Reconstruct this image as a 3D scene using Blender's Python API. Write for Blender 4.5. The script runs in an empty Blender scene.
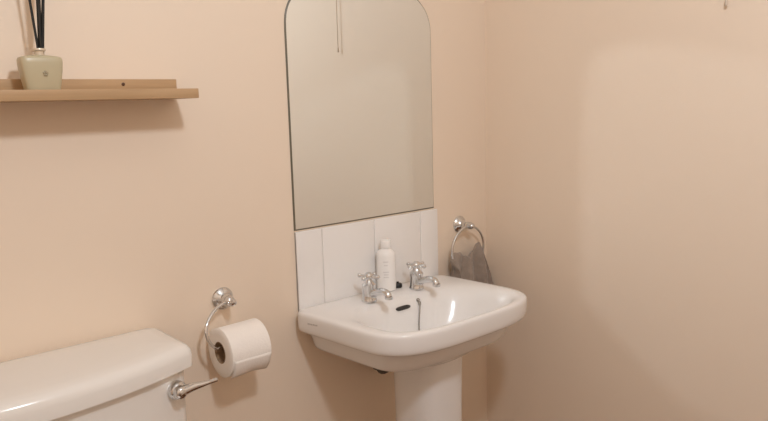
import bpy, bmesh, math, random
from mathutils import Vector, Matrix
random.seed(7)
PI = math.pi
S = bpy.context.scene
COL = S.collection

# ------------------------------------------------------------------ render look
S.view_settings.view_transform = 'Standard'
S.view_settings.look = 'None'
S.view_settings.gamma = 1.0
S.view_settings.use_curve_mapping = False
S.view_settings.exposure = 0.0
S.render.engine = 'CYCLES'
cy = S.cycles
cy.use_denoising = True
cy.max_bounces = 14
cy.diffuse_bounces = 8
cy.glossy_bounces = 8
cy.caustics_reflective = True
cy.blur_glossy = 0.0
cy.sample_clamp_indirect = 0.0
try:
    cy.use_guiding = True
    cy.use_surface_guiding = True
    cy.guiding_training_samples = 64
except Exception:
    pass

# ------------------------------------------------------------------ materials
def material(name, col, rough=0.5, metal=0.0, spec=0.5, coat=0.0, bump=0.0, bscale=200.0, var=0.0, vscale=8.0, sheen=0.0):
    m = bpy.data.materials.new(name); m.use_nodes = True
    nt = m.node_tree; b = nt.nodes['Principled BSDF']
    b.inputs['Base Color'].default_value = (*col, 1)
    b.inputs['Roughness'].default_value = rough
    b.inputs['Metallic'].default_value = metal
    b.inputs['Specular IOR Level'].default_value = spec
    b.inputs['Coat Weight'].default_value = coat
    b.inputs['Coat Roughness'].default_value = 0.06
    if sheen:
        b.inputs['Sheen Weight'].default_value = sheen
    tc = nt.nodes.new('ShaderNodeTexCoord')
    if var:
        n = nt.nodes.new('ShaderNodeTexNoise'); n.inputs['Scale'].default_value = vscale
        n.inputs['Detail'].default_value = 4
        r = nt.nodes.new('ShaderNodeMix'); r.data_type = 'RGBA'
        r.inputs['A'].default_value = (*[c*(1-var) for c in col], 1)
        r.inputs['B'].default_value = (*[min(1, c*(1+var)) for c in col], 1)
        nt.links.new(tc.outputs['Object'], n.inputs['Vector'])
        nt.links.new(n.outputs['Fac'], r.inputs['Factor'])
        nt.links.new(r.outputs['Result'], b.inputs['Base Color'])
    if bump:
        n2 = nt.nodes.new('ShaderNodeTexNoise'); n2.inputs['Scale'].default_value = bscale
        n2.inputs['Detail'].default_value = 3
        bp = nt.nodes.new('ShaderNodeBump'); bp.inputs['Strength'].default_value = bump
        bp.inputs['Distance'].default_value = 0.002
        nt.links.new(tc.outputs['Object'], n2.inputs['Vector'])
        nt.links.new(n2.outputs['Fac'], bp.inputs['Height'])
        nt.links.new(bp.outputs['Normal'], b.inputs['Normal'])
    return m

def wood(name, c1, c2, stretch, rough=0.45):
    m = bpy.data.materials.new(name); m.use_nodes = True
    nt = m.node_tree; b = nt.nodes['Principled BSDF']
    b.inputs['Roughness'].default_value = rough
    b.inputs['Specular IOR Level'].default_value = 0.3
    tc = nt.nodes.new('ShaderNodeTexCoord'); mp = nt.nodes.new('ShaderNodeMapping')
    mp.inputs['Scale'].default_value = stretch
    n = nt.nodes.new('ShaderNodeTexNoise'); n.inputs['Scale'].default_value = 1.0
    n.inputs['Detail'].default_value = 6; n.inputs['Distortion'].default_value = 0.4
    r = nt.nodes.new('ShaderNodeValToRGB')
    r.color_ramp.elements[0].position = 0.32; r.color_ramp.elements[0].color = (*c1, 1)
    r.color_ramp.elements[1].position = 0.68; r.color_ramp.elements[1].color = (*c2, 1)
    nt.links.new(tc.outputs['Object'], mp.inputs['Vector'])
    nt.links.new(mp.outputs['Vector'], n.inputs['Vector'])
    nt.links.new(n.outputs['Fac'], r.inputs['Fac'])
    nt.links.new(r.outputs['Color'], b.inputs['Base Color'])
    return m

PAINT = material('wall_paint', (0.79, 0.67, 0.55), 0.55, spec=0.25, bump=0.05, bscale=260, var=0.012, vscale=3)
CEIL = material('ceiling_paint', (0.66, 0.62, 0.57), 0.8, spec=0.2)
FLOOR = wood('floor_boards', (0.13, 0.052, 0.018), (0.20, 0.085, 0.03), (3, 40, 3), 0.5)
CERAMIC = material('white_ceramic', (0.79, 0.775, 0.765), 0.17, spec=0.42)
CISTERN = material('cistern_ceramic', (0.79, 0.765, 0.73), 0.18, spec=0.5)
TILE = material('white_tile', (0.80, 0.785, 0.775), 0.08, spec=0.5, bump=0.02, bscale=14)
GROUT = material('grout', (0.70, 0.66, 0.62), 0.8, var=0.05, vscale=60)
CHROME = material('chrome', (0.70, 0.71, 0.725), 0.08, metal=1.0)
SILVER = material('mirror_silvering', (0.86, 0.915, 0.94), 0.0, metal=1.0)
GLASSEDGE = material('mirror_edge', (0.13, 0.115, 0.08), 0.35)
OAK = wood('shelf_oak', (0.42, 0.27, 0.145), (0.51, 0.34, 0.195), (4, 60, 60), 0.5)
SCREW = material('screw_bronze', (0.10, 0.05, 0.03), 0.4, metal=0.5)
POT = material('diffuser_glaze', (0.47, 0.41, 0.275), 0.3, var=0.06, vscale=40)
POTMARK = material('diffuser_emblem', (0.30, 0.25, 0.16), 0.4)
COLLAR = material('diffuser_collar', (0.62, 0.53, 0.42), 0.25, metal=0.3)
REED = material('black_reed', (0.012, 0.011, 0.010), 0.6)
PAPER = material('tissue_paper', (0.86, 0.82, 0.78), 0.95, spec=0.1, bump=0.25, bscale=300)
CARD = material('roll_cardboard', (0.30, 0.20, 0.12), 0.9)
TOWEL = material('towel_terry', (0.30, 0.245, 0.205), 1.0, spec=0.05, bump=1.0, bscale=420, var=0.22, vscale=55, sheen=0.3)
RUBBER = material('black_rubber', (0.012, 0.011, 0.011), 0.45)
DARK = material('overflow_dark', (0.03, 0.027, 0.025), 0.5)
SOAP = material('soap_plastic', (0.84, 0.83, 0.82), 0.22, spec=0.5)
SOAPINK = material('soap_print', (0.62, 0.60, 0.60), 0.5)
CORD = material('cord_cotton', (0.62, 0.54, 0.45), 0.9)
MARKINK = material('basin_mark', (0.42, 0.40, 0.40), 0.4)
CHAIN = material('chain_steel', (0.34, 0.32, 0.30), 0.25, metal=1.0)

# ------------------------------------------------------------------ mesh helpers
def link(name, bm, mats, parent=None, smooth=True, angle=40):
    bmesh.ops.recalc_face_normals(bm, faces=bm.faces)
    me = bpy.data.meshes.new(name); bm.to_mesh(me); bm.free()
    if not isinstance(mats, (list, tuple)):
        mats = [mats]
    for m in mats:
        me.materials.append(m)
    if smooth:
        for p in me.polygons:
            p.use_smooth = True
        me.set_sharp_from_angle(angle=math.radians(angle))
    o = bpy.data.objects.new(name, me); COL.objects.link(o)
    if parent is not None:
        o.parent = parent
        o.matrix_parent_inverse = Matrix.Translation(-parent.location)
    return o

def thing(name, loc, label, cat, group=None):
    o = bpy.data.objects.new(name, None); COL.objects.link(o)
    o.location = loc; o.empty_display_size = 0.05
    o['label'] = label; o['category'] = cat
    if group: o['group'] = group
    return o

def structure(o):
    o['kind'] = 'structure'; return o

def box(bm, x0, x1, y0, y1, z0, z1, bev=0.0, seg=2, mat=0):
    vs = [bm.verts.new((x, y, z)) for x in (x0, x1) for y in (y0, y1) for z in (z0, z1)]
    q = [(0,1,3,2),(4,6,7,5),(0,4,5,1),(2,3,7,6),(0,2,6,4),(1,5,7,3)]
    fs = [bm.faces.new([vs[i] for i in f]) for f in q]
    for f in fs: f.material_index = mat
    if bev:
        es = list({e for f in fs for e in f.edges})
        bmesh.ops.bevel(bm, geom=es, offset=bev, segments=seg, profile=0.5, affect='EDGES')

def rings(bm, rs, cap0=True, cap1=True, mat=0):
    """rs: list of closed point rings with equal counts"""
    vr = [[bm.verts.new(p) for p in r] for r in rs]
    n = len(vr[0]); fs = []
    for a, b in zip(vr, vr[1:]):
        for i in range(n):
            fs.append(bm.faces.new((a[i], a[(i+1) % n], b[(i+1) % n], b[i])))
    if cap0: fs.append(bm.faces.new(vr[0][::-1]))
    if cap1: fs.append(bm.faces.new(vr[-1]))
    for f in fs: f.material_index = mat
    return vr

def lathe(bm, prof, origin, axis=(0,0,1), n=32, cap0=True, cap1=True, mat=0):
    ax = Vector(axis).normalized()
    up = Vector((0,0,1)) if abs(ax.z) < 0.9 else Vector((1,0,0))
    u = ax.cross(up).normalized(); v = ax.cross(u)
    o = Vector(origin)
    rs = [[o + ax*h + (u*math.cos(2*PI*i/n) + v*math.sin(2*PI*i/n))*max(r, 1e-5) for i in range(n)] for r, h in prof]
    rings(bm, rs, cap0, cap1, mat)

def tube(bm, pts, r, n=12, closed=False, mat=0):
    pts = [Vector(p) for p in pts]; m = len(pts)
    rad = r if isinstance(r, (list, tuple)) else [r]*m
    tang = []
    for i in range(m):
        if closed: t = pts[(i+1) % m]-pts[i-1]
        else: t = pts[min(i+1, m-1)]-pts[max(i-1, 0)]
        tang.append(t.normalized())
    up = Vector((0,0,1)) if abs(tang[0].z) < 0.8 else Vector((0,1,0))
    u = tang[0].cross(up).normalized(); rs = []
    for i in range(m):
        u = (u - tang[i]*u.dot(tang[i])).normalized(); v = tang[i].cross(u)
        rs.append([pts[i] + (u*math.cos(2*PI*k/n) + v*math.sin(2*PI*k/n))*rad[i] for k in range(n)])
    if closed:
        vr = [[bm.verts.new(p) for p in ring] for ring in rs]
        for i in range(m):
            a, b = vr[i], vr[(i+1) % m]
            for k in range(n):
                bm.faces.new((a[k], a[(k+1) % n], b[(k+1) % n], b[k])).material_index = mat
    else:
        rings(bm, rs, True, True, mat)

def smooth_path(ctrl, k=10):
    P = [Vector(p) for p in ctrl]; out = []
    for i in range(len(P)-1):
        a, b, c, d = P[max(i-1, 0)], P[i], P[i+1], P[min(i+2, len(P)-1)]
        for j in range(k):
            t = j/k
            out.append(0.5*((2*b)+(c-a)*t+(2*a-5*b+4*c-d)*t*t+(3*b-a-3*c+d)*t**3))
    out.append(P[-1]); return out

def sphere(bm, c, r, sc=(1,1,1), u=20, v=12, mat=0):
    g = bmesh.ops.create_uvsphere(bm, u_segments=u, v_segments=v, radius=r, matrix=Matrix.Translation(c) @ Matrix.Diagonal((*sc, 1)))
    for vt in g['verts']:
        for f in vt.link_faces: f.material_index = mat

def sq(t, n):
    c, s = math.cos(t), math.sin(t)
    return math.copysign(abs(c)**(2/n), c), math.copysign(abs(s)**(2/n), s)

def oval(cx, a, yb, yf, z, nb=2.5, nf=2.5, N=96, mid=0.5):
    """closed outline: half width a, back edge yb, front edge yf; nb, nf are corner squareness"""
    ym = yb + (yf-yb)*mid; out = []
    for i in range(N):
        t = 2*PI*i/N
        n = nb if math.sin(t) > 0 else nf
        x, y = sq(t, n)
        out.append((cx + a*x, ym + (y*(yb-ym) if y > 0 else -y*(yf-ym)), z))
    return out

# ------------------------------------------------------------------ room shell
XL, XR, YF, YB, ZC = -1.42, 0.621, -2.20, 0.0, 2.40
def slab(name, *b, m=PAINT):
    bm = bmesh.new(); box(bm, *b); return structure(link(name, bm, m, smooth=False))
slab('wall_back', XL-0.1, XR+0.1, YB, YB+0.1, 0, ZC)
slab('wall_right', XR, XR+0.1, YF, YB, 0, ZC)
slab('wall_left', XL-0.1, XL, YF, YB, 0, ZC)
slab('wall_front', XL-0.1, XR+0.1, YF-0.1, YF, 0, ZC)
slab('floor', XL-0.1, XR+0.1, YF-0.1, YB+0.1, -0.1, 0, m=FLOOR)
slab('ceiling', XL-0.1, XR+0.1, YF-0.1, YB+0.1, ZC, ZC+0.1, m=CEIL)

# ------------------------------------------------------------------ splashback tiles
ZR = 0.8008                                   # basin rim height
bm = bmesh.new()
box(bm, 0.0, 0.427, -0.005, 0, 0.775, 0.966, mat=1)
xs = [0.0, 0.068, 0.218, 0.367, 0.427]
for a, b in zip(xs, xs[1:]):
    box(bm, a+(0.0009 if a else 0), b-(0.0009 if b < 0.42 else 0), -0.008, -0.001, 0.775, 0.9665, bev=0.0016, seg=3, mat=0)
sp = link('tile_splashback', bm, [TILE, GROUT])
sp['label'] = 'row of glossy white tiles on the wall between mirror and sink'; sp['category'] = 'splashback'

# ------------------------------------------------------------------ mirror
def mirror_outline(inset=0.0):
    w0, w1, zb = 0.0+inset, 0.42-inset, 0.969+inset
    zs, rise, cxm = 1.388, 0.118, 0.21
    half = (w1-w0)/2
    pts = [(w0, zb), (w1, zb)]
    for i in range(41):
        t = PI*i/40
        x, z = sq(t, 2.55)
        pts.append((cxm + half*x, zs + (rise-inset)*z))
    return pts
mir = thing('wall_mirror', (0.21, 0, 0.969), 'frameless arched mirror fixed on the wall above the white tiles', 'mirror')
bm = bmesh.new()
o0, o1 = mirror_outline(0.0), mirror_outline(0.0030)
A = [bm.verts.new((x, 0.0, z)) for x, z in o0]
B = [bm.verts.new((x, -0.0012, z)) for x, z in o0]
Cc = [bm.verts.new((x, -0.0032, z)) for x, z in o1]
n = len(A)
for L0, L1 in ((A, B), (B, Cc)):
    for i in range(n):
        bm.faces.new((L0[i], L0[(i+1) % n], L1[(i+1) % n], L1[i]))
bm.faces.new(A[::-1])
link('glass_edge', bm, GLASSEDGE, mir, smooth=False)
bm = bmesh.new()
D = [bm.verts.new((x, -0.0032, z)) for x, z in o1]
bm.faces.new(D)
link('mirror_face', bm, SILVER, mir, smooth=False)

# ------------------------------------------------------------------ wall shelf
sh = thing('wall_shelf', (-0.62, 0, 1.25), 'light oak ledge shelf fixed on the wall left of the mirror', 'shelf')
SX0, SX1 = -0.99, -0.247
bm = bmesh.new(); box(bm, SX0, SX1, -0.100, 0, 1.2505, 1.267, bev=0.0012); link('shelf_board', bm, OAK, sh)
bm = bmesh.new(); box(bm, SX0, SX1, -0.0145, 0, 1.2671, 1.2862, bev=0.001); link('back_panel', bm, OAK, sh)
for x in (-0.345, -0.89):
    bm = bmesh.new(); lathe(bm, [(0.0030, 0.0), (0.0030, 0.0008), (0.0018, 0.0014)], (x, -0.0143, 1.2775), (0, -1, 0), 16)
    link('screw', bm, SCREW, sh)

# ------------------------------------------------------------------ reed diffuser
DX, DY, DZ = -0.4865, -0.052, 1.2672
df = thing('reed_diffuser', (DX, DY, DZ), 'sage green reed diffuser with black reeds standing on the oak shelf', 'reed diffuser')
prof = [(0.0245, 0.0115, 0.0), (0.0265, 0.0135, 0.0006), (0.0275, 0.0145, 0.004), (0.0300, 0.0160, 0.018), (0.0322, 0.0170, 0.032),
        (0.0332, 0.0172, 0.041), (0.0332, 0.0170, 0.0465), (0.0318, 0.0160, 0.0500), (0.0270, 0.0140, 0.0518), (0.0150, 0.0105, 0.0530), (0.0075, 0.0075, 0.0540)]
def rr(cx, cyy, a, b, z, n, N=48):
    return [(cx + a*sq(2*PI*i/N, n)[0], cyy + b*sq(2*PI*i/N, n)[1], z) for i in range(N)]
bm = bmesh.new()
rings(bm, [rr(DX, DY, a*(0.93 if h < 0.053 else 1), b, DZ+h, 5.5 if h < 0.051 else (4.0 if h < 0.054 else 2)) for a, b, h in prof])
link('bottle', bm, POT, df)
bm = bmesh.new()
lathe(bm, [(0.0072, 0.054), (0.0072, 0.0590), (0.0098, 0.0602), (0.0102, 0.0622), (0.0095, 0.0638), (0.0055, 0.0638), (0.0050, 0.0600)], (DX, DY, DZ), (0,0,1), 28)
link('collar', bm, COLLAR, df)
bm = bmesh.new()
for k in range(5):
    a = 2*PI*k/5+0.3
    sphere(bm, (DX+0.002+0.0022*math.cos(a), DY-0.01725, DZ+0.025+0.0026*math.sin(a)), 0.0019, (1, 0.35, 1.1), 10, 6)
link('emblem', bm, POTMARK, df)
for tx, ty, bx in ((-0.0165, 0.004, 0.003), (-0.0050, -0.004, 0.002), (-0.001, 0.006, -0.001), (0.0035, -0.005, 0.001), (0.0065, 0.002, -0.001), (0.0025, 0.010, 0.0015)):
    bm = bmesh.new()
    p0 = Vector((DX+bx, DY+ty*0.1, DZ+0.012)); p1 = Vector((DX+(tx+0.010)*1.55, DY+ty*2.2, DZ+0.235))
    tube(bm, [p0, p0.lerp(p1, .5), p1], 0.0020, 8)
    link('reed', bm, REED, df)

# ------------------------------------------------------------------ pedestal sink
CX = 0.210
sk = thing('pedestal_sink', (CX, -0.16, 0), 'white ceramic pedestal sink standing under the arched mirror', 'sink')
YW = -0.0085
R_ = [  # a, yb, yf, z, nb, nf
    (0.0180, -0.1800, -0.2160, 0.6790, 2, 2), (0.0300, -0.1680, -0.2280, 0.6815, 2, 2), (0.0750, -0.1420, -0.2520, 0.6880, 2.1, 2.2),
    (0.1120, -0.1280, -0.2720, 0.7040, 2.3, 2.4), (0.1400, -0.1180, -0.2920, 0.7310, 2.5, 2.5), (0.1570, -0.1100, -0.3050, 0.7620, 2.7, 2.6),
    (0.1700, -0.1030, -0.3140, 0.7850, 2.9, 2.75), (0.1790, -0.0950, -0.3190, 0.7965, 3, 2.9), (0.1880, -0.0840, -0.3220, 0.8025, 3.3, 3),
    (0.1970, -0.0700, -0.3270, 0.8052, 3.8, 3.1), (0.2050, -0.0400, -0.3315, 0.8062, 6, 3.2), (0.2145, -0.0120, -0.3360, 0.8060, 14, 3.3),
    (0.2200, -0.0095, -0.3385, 0.8048, 18, 3.35), (0.2225, -0.0085, -0.3405, 0.8015, 20, 3.35), (0.2235, -0.0085, -0.3413, 0.7960, 20, 3.35),
    (0.2230, -0.0085, -0.3405, 0.7730, 20, 3.35), (0.2215, -0.0085, -0.3385, 0.7640, 20, 3.3), (0.2165, -0.0085, -0.3350, 0.7600, 20, 3.3),
    (0.2090, -0.0085, -0.3265, 0.7590, 20, 3.2), (0.2000, -0.0085, -0.3130, 0.7575, 20, 3.4), (0.1950, -0.0085, -0.3075, 0.7520, 20, 3.6),
    (0.1895, -0.0085, -0.3010, 0.7400, 16, 3.8), (0.1840, -0.0085, -0.2930, 0.7190, 16, 4), (0.1790, -0.0085, -0.2870, 0.7120, 16, 4),
    (0.1660, -0.0145, -0.2750, 0.7085, 10, 4), (0.0560, -0.0500, -0.2000, 0.7085, 4, 2.5)]
bm = bmesh.new()
def basin_pt(p):
    x, y, z = p
    return (x + 0.04*(-y-0.13) - 0.11*max(0, -y-0.17)*max(0, (x-CX)/0.22), y, z - 0.0065*(1+y/0.3))
rings(bm, [[basin_pt(p) for p in oval(CX, a, yb, yf, z, nb, nf, 128, 0.62)] for a, yb, yf, z, nb, nf in R_], True, True)
basin = link('basin', bm, CERAMIC, sk, angle=60)
md = basin.modifiers.new('soften', 'SUBSURF'); md.levels = 1; md.render_levels = 1
# maker's mark on the left side of the rim
bm = bmesh.new()
for k in range(6):
    y = -0.062 - k*0.0058
    dx = 0.04*(-y-0.13); box(bm, CX-0.2238+dx, CX-0.2221+dx, y-0.0017, y+0.0017, 0.7800+0.0005*k, 0.7830+0.0005*k)
mk = link('maker_mark', bm, MARKINK, sk, smooth=False)
# pedestal
PY = -0.176
bm = bmesh.new()
pr = [(0.092, 0.092, 0.0), (0.094, 0.094, 0.006), (0.090, 0.090, 0.03), (0.076, 0.076, 0.08), (0.069, 0.071, 0.16), (0.0645, 0.067, 0.30), (0.0645, 0.067, 0.46),
      (0.065, 0.068, 0.58), (0.067, 0.069, 0.66), (0.068, 0.070, 0.700), (0.066, 0.066, 0.7015)]
rings(bm, [[(CX + 0.008 + a*sq(2*PI*i/64, 2.9)[0], PY + b*sq(2*PI*i/64, 2.9)[1], z) for i in range(64)] for a, b, z in pr])
link('pedestal', bm, CERAMIC, sk)
# overflow slot, drain, and an added tube for the dark gap beside the pedestal
bm = bmesh.new()
rings(bm, [[(CX+0.003 + (0.0210*s)*sq(2*PI*i/32, 3.5)[0], y + (0.0045*s)*sq(2*PI*i/32, 2.5)[1]*0.30, 0.7755 + (0.0040*s)*sq(2*PI*i/32, 2.5)[1]) for i in range(32)]
          for s, y in ((1.0, -0.095), (1.0, -0.1075), (0.8, -0.1082))])
link('overflow_slot', bm, DARK, sk)
bm = bmesh.new(); lathe(bm, [(0.022, -0.004), (0.022, 0.003), (0.017, 0.004), (0.014, 0.001)], (CX, -0.198, 0.6795), (0,0,1), 28); link('drain', bm, CHROME, sk)
bm = bmesh.new()
tube(bm, smooth_path([(CX-0.01, -0.14, 0.698), (0.178, -0.112, 0.668), (0.173, -0.088, 0.640), (0.192, -0.05, 0.620), (0.214, -0.016, 0.611), (0.214, -0.001, 0.611)]), 0.0105, 14)
link('dark_gap_tube', bm, DARK, sk)
# taps
def tap(x, spin):
    y = -0.073
    body = bmesh.new()
    lathe(body, [(0.0172, 0.0), (0.0176, 0.003), (0.0165, 0.006), (0.0155, 0.009), (0.0148, 0.030), (0.0160, 0.033), (0.0160, 0.038), (0.0120, 0.042), (0.0085, 0.046), (0.0075, 0.052)], (x, y, ZR-0.001), (0,0,1), 28)
    t = link('tap', body, CHROME, sk)
    b2 = bmesh.new()
    pth = smooth_path([(x, y-0.008, ZR+0.017), (x, y-0.028, ZR+0.024), (x, y-0.046, ZR+0.029), (x, y-0.060, ZR+0.028), (x, y-0.066, ZR+0.020)], 8)
    tube(b2, pth, [0.0085 if i < 12 else 0.0085 - 0.0012*min(1, (i-12)/14) for i in range(len(pth))], 16)
    lathe(b2, [(0.0088, 0.0), (0.0092, 0.003), (0.0088, 0.006)], (x, y-0.0665, ZR+0.0165), (0,0,1), 18)
    s = link('spout', b2, CHROME); s.parent = t
    b3 = bmesh.new(); zc = ZR+0.055
    lathe(b3, [(0.0090, -0.005), (0.0105, 0.0), (0.0095, 0.005), (0.006, 0.0085), (0.0035, 0.0098)], (x, y, zc), (0,0,1), 22)
    for k in range(4):
        a = spin + k*PI/2; dx, dy = math.cos(a), math.sin(a)
        tube(b3, [(x+dx*0.006, y+dy*0.006, zc), (x+dx*0.021, y+dy*0.021, zc)], 0.0033, 10)
        sphere(b3, (x+dx*0.0235, y+dy*0.0235, zc), 0.0050, u=14, v=10)
    h = link('cross_handle', b3, CHROME); h.parent = t
tap(CX-0.068, 0.35); tap(CX+0.077, 0.15)
# plug chain
bm = bmesh.new(); cxx = CX+0.052
sphere(bm, (cxx, -0.1035, 0.7820), 0.0046, (1, 1, 1.2)); sphere(bm, (cxx, -0.1085, 0.7755), 0.0036, (1, 1, 1.7))
pth = smooth_path([(cxx, -0.1085, 0.777), (cxx-0.006, -0.1135, 0.760), (cxx-0.016, -0.121, 0.731), (cxx-0.026, -0.134, 0.705), (cxx-0.034, -0.160, 0.690)], 16)
for p in pth:
    sphere(bm, p+Vector((0, -0.0012, 0.0012)), 0.0018, u=8, v=6)
link('plug_chain', bm, CHAIN, sk)
# black plug lying on the ledge
bm = bmesh.new(); lathe(bm, [(0.009, 0), (0.0105, 0.002), (0.0100, 0.008), (0.0085, 0.010), (0.003, 0.0105), (0.0028, 0.014)], (0.262, -0.035, ZR-0.0004), (0,0,1), 24)
pl = link('sink_plug', bm, RUBBER); pl['label'] = 'small round black stopper on the sink ledge between the taps'; pl['category'] = 'plug'

# ------------------------------------------------------------------ soap bottle
BX, BY = 0.228, -0.034
sb = thing('soap_bottle', (BX, BY, ZR), 'white plastic soap bottle standing on the sink ledge by the left tap', 'soap bottle')
bm = bmesh.new()
lathe(bm, [(0.018, 0), (0.0215, 0.002), (0.0222, 0.008), (0.0222, 0.082), (0.0215, 0.090), (0.0165, 0.096), (0.0105, 0.099), (0.0085, 0.102)], (BX, BY, ZR), (0,0,1), 32); link('body', bm, SOAP, sb)
bm = bmesh.new(); lathe(bm, [(0.0118, 0.101), (0.0125, 0.1025), (0.0125, 0.117), (0.0115, 0.119)], (BX, BY, ZR), (0,0,1), 28); link('cap', bm, SOAP, sb)
bm = bmesh.new()
for k, (w, zz) in enumerate(((0.55, 0.070), (0.42, 0.062), (0.60, 0.046), (0.50, 0.040), (0.56, 0.034))):
    a0 = math.radians(228); N = 10
    for i in range(N):
        t0, t1 = a0 - w/2 + w*i/N, a0 - w/2 + w*(i+0.75)/N
        vs = [bm.verts.new((BX+0.02235*math.cos(t), BY+0.02235*math.sin(t), ZR+z)) for t, z in ((t0, zz), (t1, zz), (t1, zz+0.0028), (t0, zz+0.0028))]
        bm.faces.new(vs)
link('label_print', bm, SOAPINK, sb, smooth=False)

# ------------------------------------------------------------------ toilet
TX = -0.578
tl = thing('toilet', (TX, -0.1, 0), 'white ceramic toilet with boxy cistern against the wall under the oak shelf', 'toilet')
def slabring(a, yb, ye, yc, z, N=120, r=0.016):
    """cistern outline: back edge yb, front edge bowed from ye at the ends to yc in the middle, corner radius r"""
    pts = []
    def arc(cx0, cy0, a0, a1, k=8):
        for i in range(k+1):
            t = a0+(a1-a0)*i/k; pts.append((cx0+r*math.cos(t), cy0+r*math.sin(t), z))
    arc(TX+a-r, yb-r, PI/2, 0)
    arc(TX+a-r, ye+r, 0, -PI/2*0.88)
    K = 24
    for i in range(1, K):
        u = 1-2*i/K
        pts.append((TX+u*(a-r*0.8), ye + (yc-ye)*(1-u*u), z))
    arc(TX-a+r, ye+r, -PI/2*1.12, -PI)
    arc(TX-a+r, yb-r, PI, PI/2)
    return pts
LA = 0.262
bm = bmesh.new()
lid = [(-0.010, 0.798), (0.0, 0.7995), (0.0005, 0.819), (-0.0015, 0.828), (-0.006, 0.8345), (-0.013, 0.8375), (-0.030, 0.8392), (-0.06, 0.8398)]
rings(bm, [slabring(LA+d, -0.004+min(0, d*0.6), -0.158-d, -0.208-d, z, r=max(0.016+d*0.1, .01)) for d, z in lid])
link('cistern_lid', bm, CISTERN, tl, angle=50)
bm = bmesh.new()
body = [(-0.030, 0.42), (-0.020, 0.425), (-0.016, 0.45), (-0.006, 0.70), (-0.005, 0.7985)]
rings(bm, [slabring(LA-0.004+d, -0.008, -0.150-d*0.7, -0.198-d*0.7, z, r=0.022) for d, z in body])
link('cistern', bm, CISTERN, tl, angle=50)
# flush lever
lx, ly, lz = -0.352, -0.157, 0.766
bm = bmesh.new()
lathe(bm, [(0.0160, -0.004), (0.0165, 0.003), (0.0145, 0.007), (0.0115, 0.010), (0.0110, 0.016), (0.0100, 0.020), (0.006, 0.023)], (lx, ly, lz), (0,-1,0), 28)
lev = link('flush_lever', bm, CHROME, tl)
bm = bmesh.new()
pth = smooth_path([(lx-0.003, ly-0.014, lz), (lx+0.02, ly-0.014, lz+0.003), (lx+0.042, ly-0.015, lz+0.003), (lx+0.066, ly-0.016, lz+0.004)], 8)
tube(bm, pth, [0.0105 - 0.0066*min(1, i/19) for i in range(len(pth))], 14)
h = link('lever_arm', bm, CHROME); h.parent = lev
# pan and seat below the frame
bm = bmesh.new()
pan = [(0.105, -0.06, -0.40, 0.0), (0.108, -0.06, -0.41, 0.01), (0.095, -0.06, -0.38, 0.10), (0.10, -0.05, -0.42, 0.20), (0.145, -0.02, -0.55, 0.32), (0.175, -0.012, -0.635, 0.385), (0.180, -0.012, -0.645, 0.40), (0.17, -0.02, -0.63, 0.405)]
rings(bm, [oval(TX, a, yb, yf, z, 4, 2.2, 72, 0.55) for a, yb, yf, z in pan]); link('pan', bm, CISTERN, tl)
bm = bmesh.new()
seat = [(0.172, -0.215, -0.635, 0.4055), (0.182, -0.205, -0.652, 0.408), (0.183, -0.205, -0.652, 0.432), (0.172, -0.215, -0.64, 0.440), (0.12, -0.25, -0.58, 0.442)]
rings(bm, [oval(TX, a, yb, yf, z, 4, 2.2, 72, 0.4) for a, yb, yf, z in seat]); link('seat_cover', bm, CISTERN, tl)

# ------------------------------------------------------------------ toilet roll holder + roll
hx, hz = -0.177, 0.858
th = thing('toilet_roll_holder', (hx, 0, hz), 'chrome toilet roll holder fixed on the wall beside the cistern', 'toilet roll holder')
ROS = [(0.0225, 0.0), (0.0232, 0.003), (0.0215, 0.006), (0.0170, 0.009), (0.0125, 0.012), (0.0095, 0.017), (0.0085, 0.022)]
bm = bmesh.new(); lathe(bm, ROS, (hx, 0, hz), (0,-1,0), 32); link('rosette', bm, CHROME, th)
bm = bmesh.new(); lathe(bm, [(0.0085, 0.022), (0.0100, 0.024), (0.0100, 0.034), (0.0085, 0.036), (0.0055, 0.038), (0.0076, 0.041), (0.0078, 0.044), (0.0055, 0.048), (0.001, 0.0495)], (hx, 0, hz), (0,-1,0), 24); link('knob', bm, CHROME, th)
RY, RZ, RR = -0.064, 0.773, 0.0480
bm = bmesh.new()
tube(bm, smooth_path([(hx+0.002, -0.030, hz), (hx-0.02, -0.033, hz-0.002), (hx-0.043, -0.041, hz-0.012), (hx-0.063, -0.051, hz-0.034), (hx-0.063, -0.057, hz-0.058), (hx-0.050, -0.062, hz-0.075), (hx-0.030, -0.064, hz-0.0715), (hx+0.0, -0.064, hz-0.0688), (hx+0.035, -0.064, hz-0.0688)]), 0.0033, 12)
link('hook_arm', bm, CHROME, th)
tr = thing('toilet_roll', (-0.17, RY, RZ), 'white toilet roll hanging on the chrome holder by the cistern', 'toilet roll')
X0, X1 = -0.2215, -0.1370
bm = bmesh.new()
N = 72
def spiral(x, r, k):
    out = []
    for i in range(N):
        t = 2*PI*i/N
        # loose outer sheet: one step in the radius at the lower front
        e = 0.0028*((t-0.9) % (2*PI))/(2*PI) if k else 0
        out.append((x, RY + (r-0.0012+e)*math.cos(t), RZ + (r-0.0012+e)*math.sin(t)))
    return out
rings(bm, [spiral(X0, 0.0214, 0), spiral(X0-0.0002, RR-0.012, 0), spiral(X0, RR-0.0022, 1), spiral(X0+0.0015, RR, 1), spiral(X0+0.05, RR+0.0006, 1), spiral(X1-0.0015, RR+0.0012, 1), spiral(X1, RR-0.002, 1), spiral(X1, 0.0214, 0)], False, False)
link('paper', bm, PAPER, tr, angle=50)
bm = bmesh.new()
rings(bm, [spiral(x, r+0.0012, 0) for x, r in ((X0-.0003, 0.0212), (X0-.0003, 0.0196), (X1, 0.0196), (X1, 0.0212), (X0-.0003, 0.0212))], False, False)
link('cardboard_core', bm, CARD, tr)
bm = bmesh.new()
rows = []
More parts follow.
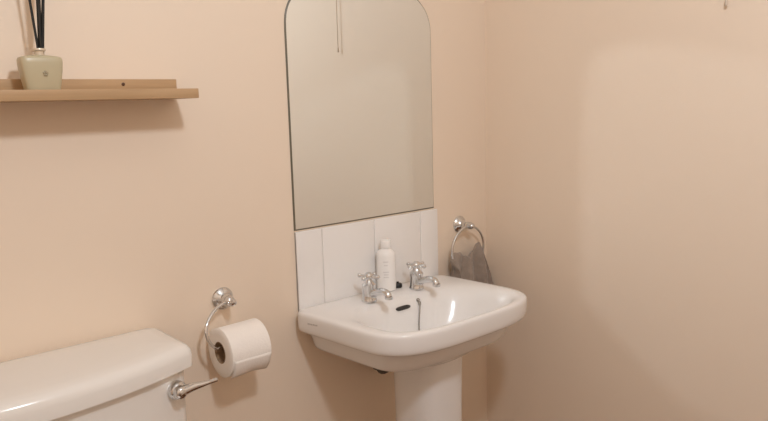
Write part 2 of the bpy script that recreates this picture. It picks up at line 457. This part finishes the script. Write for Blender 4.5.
for j in range(13):
    x = X0+0.004+(X1-X0-0.006)*j/12; col = []
    for i in range(9):
        u = i/8
        t = math.radians(-8 - 50*u + 5*math.sin(j*0.45)*u)
        r = RR + 0.0014 + 0.0036*u*u*(0.65+0.4*math.sin(j*0.55+0.6))
        col.append(bm.verts.new((x, RY-r*math.cos(t), RZ+r*math.sin(t))))
    rows.append(col)
for a, b in zip(rows, rows[1:]):
    for i in range(8): bm.faces.new((a[i], b[i], b[i+1], a[i+1]))
fl = link('loose_sheet', bm, PAPER, tr)
md = fl.modifiers.new('thick', 'SOLIDIFY'); md.thickness = 0.0005

# ------------------------------------------------------------------ towel ring + towel
wx, wz, wy = 0.513, 0.915, -0.034
tg = thing('towel_ring', (wx, 0, wz), 'chrome towel ring fixed on the wall between sink and corner', 'towel ring')
bm = bmesh.new(); lathe(bm, [(0.0215, 0.0), (0.0222, 0.003), (0.0205, 0.006), (0.0160, 0.009), (0.0115, 0.012), (0.0085, 0.017), (0.0080, 0.026)], (wx, 0, wz), (0,-1,0), 32); link('rosette', bm, CHROME, tg)
bm = bmesh.new(); lathe(bm, [(0.0080, 0.026), (0.0095, 0.028), (0.0095, 0.041), (0.0075, 0.044), (0.0075, 0.048), (0.0045, 0.052), (0.001, 0.053)], (wx, 0, wz), (0,-1,0), 24); link('knob', bm, CHROME, tg)
RC, RRad = (wx-0.002, wy, wz-0.062), 0.060
bm = bmesh.new(); tube(bm, [(RC[0]+RRad*math.cos(2*PI*i/64), wy, RC[2]+RRad*math.sin(2*PI*i/64)) for i in range(64)], 0.0032, 12, closed=True); link('ring', bm, CHROME, tg)
bm = bmesh.new()
U, V = 56, 15
TOP = [(0, .845), (.10, .853), (.25, .850), (.42, .838), (.52, .832), (.62, .842), (.76, .864), (.84, .868), (.92, .853), (1.0, .832)]
def top_z(s):
    for (a, za), (b, zb) in zip(TOP, TOP[1:]):
        if s <= b:
            t = (s-a)/(b-a); t = t*t*(3-2*t); return za+(zb-za)*t
    return TOP[-1][1]
ring_rows = []
for j in range(2*V):                                  # front flap bottom -> over the ring -> back flap bottom
    front = j < V
    v = (1 - j/(V-1)) if front else (j-V)/(V-1)       # 0 at the ring, 1 at the hem
    row = []
    for i in range(U+1):
        s = i/U
        px = 0.447 + (0.572-0.447)*s
        pz = top_z(s)
        hem = 0.690 + (0.012 if front else 0.0) + 0.008*math.sin(s*5)
        wide = 0.400 + (0.612-0.400)*s
        k = 1-(1-v)**1.6
        x = px + (wide-px)*k
        z = pz + (hem-pz)*v
        if z < 0.835: x = max(x, 0.4445 + 0.015*min(1, (0.835-z)/0.03))
        fold = 0.0095*math.sin(s*21 + (0.6 if front else 2.2) + 1.6*v)*min(1, v*2.2+0.25)
        thick = (0.0060 + 0.0125*min(1, v*2.0))*(math.sin(PI*min(1, max(0, s)))**0.4)
        y = wy + (-1 if front else 1)*thick + fold*(1.0 if front else 0.45)
        y = min(y, -0.004)
        row.append((x, y, z))
    ring_rows.append(row)
# build closed loops per row pair: treat as sheet then close sides and bottom
vr = [[bm.verts.new(p) for p in r] for r in ring_rows]
for a, b in zip(vr, vr[1:]):
    for i in range(U): bm.faces.new((a[i], a[i+1], b[i+1], b[i]))
f0, f1 = vr[0], vr[-1]
for i in range(U): bm.faces.new((f1[i], f1[i+1], f0[i+1], f0[i]))
for side in (0, U):
    for j in range(V-1):
        a, b = vr[j][side], vr[j+1][side]; c, d = vr[2*V-2-j][side], vr[2*V-1-j][side]
        if len({a, b, c, d}) == 4:
            bm.faces.new((a, b, c, d))
tw = link('hand_towel', bm, TOWEL, angle=180)
md = tw.modifiers.new('soft', 'SUBSURF'); md.levels = 1; md.render_levels = 2
tex = bpy.data.textures.new('towel_lumps', 'CLOUDS'); tex.noise_scale = 0.022
md = tw.modifiers.new('lumps', 'DISPLACE'); md.texture = tex; md.strength = 0.006; md.mid_level = 0.5
tw['label'] = 'crumpled grey brown hand towel hanging in the chrome ring by the corner'; tw['category'] = 'towel'

# ------------------------------------------------------------------ pull cord (seen in the mirror)
px_, py_ = 0.6095, -0.621
pc = thing('pull_cord', (px_, py_, 1.39), 'thin beige pull cord hanging from the ceiling close to the right wall', 'pull cord')
bm = bmesh.new(); tube(bm, [(px_, py_, 1.417), (px_, py_, 1.8), (px_, py_, ZC)], 0.0015, 8); link('cord', bm, CORD, pc)
bm = bmesh.new(); lathe(bm, [(0.0022, 0.0), (0.0030, 0.002), (0.0026, 0.012), (0.0014, 0.018)], (px_, py_, 1.401), (0,0,1), 14); link('toggle', bm, CORD, pc)

# ------------------------------------------------------------------ light
L = bpy.data.lights.new('room_lamp', 'POINT'); L.energy = 28; L.color = (0.87, 0.935, 1.0); L.shadow_soft_size = 0.06
lo = bpy.data.objects.new('room_lamp', L); lo.location = (-0.41, -1.20, 1.87); COL.objects.link(lo)
w = bpy.data.worlds.new('world'); S.world = w; w.use_nodes = True
w.node_tree.nodes['Background'].inputs[0].default_value = (0.02, 0.02, 0.02, 1)

# ------------------------------------------------------------------ camera
cxp, cyp, czp, yaw, pitch, roll, fpx = -0.8147718, -1.2362526, 1.2322331, 0.7136168, 0.1517775, -0.0282365, 700.0
f = Vector((math.sin(yaw)*math.cos(pitch), math.cos(yaw)*math.cos(pitch), -math.sin(pitch)))
r = Vector((math.cos(yaw), -math.sin(yaw), 0)); u = r.cross(f)
c, s = math.cos(roll), math.sin(roll)
r2 = c*r + s*u; u2 = -s*r + c*u
cam = bpy.data.cameras.new('camera'); co = bpy.data.objects.new('camera', cam); COL.objects.link(co)
cam.sensor_fit = 'HORIZONTAL'; cam.sensor_width = 36; cam.lens = fpx*36/768; cam.clip_start = 0.02
co.matrix_world = Matrix(((r2.x, u2.x, -f.x, cxp), (r2.y, u2.y, -f.y, cyp), (r2.z, u2.z, -f.z, czp), (0, 0, 0, 1)))
S.camera = co
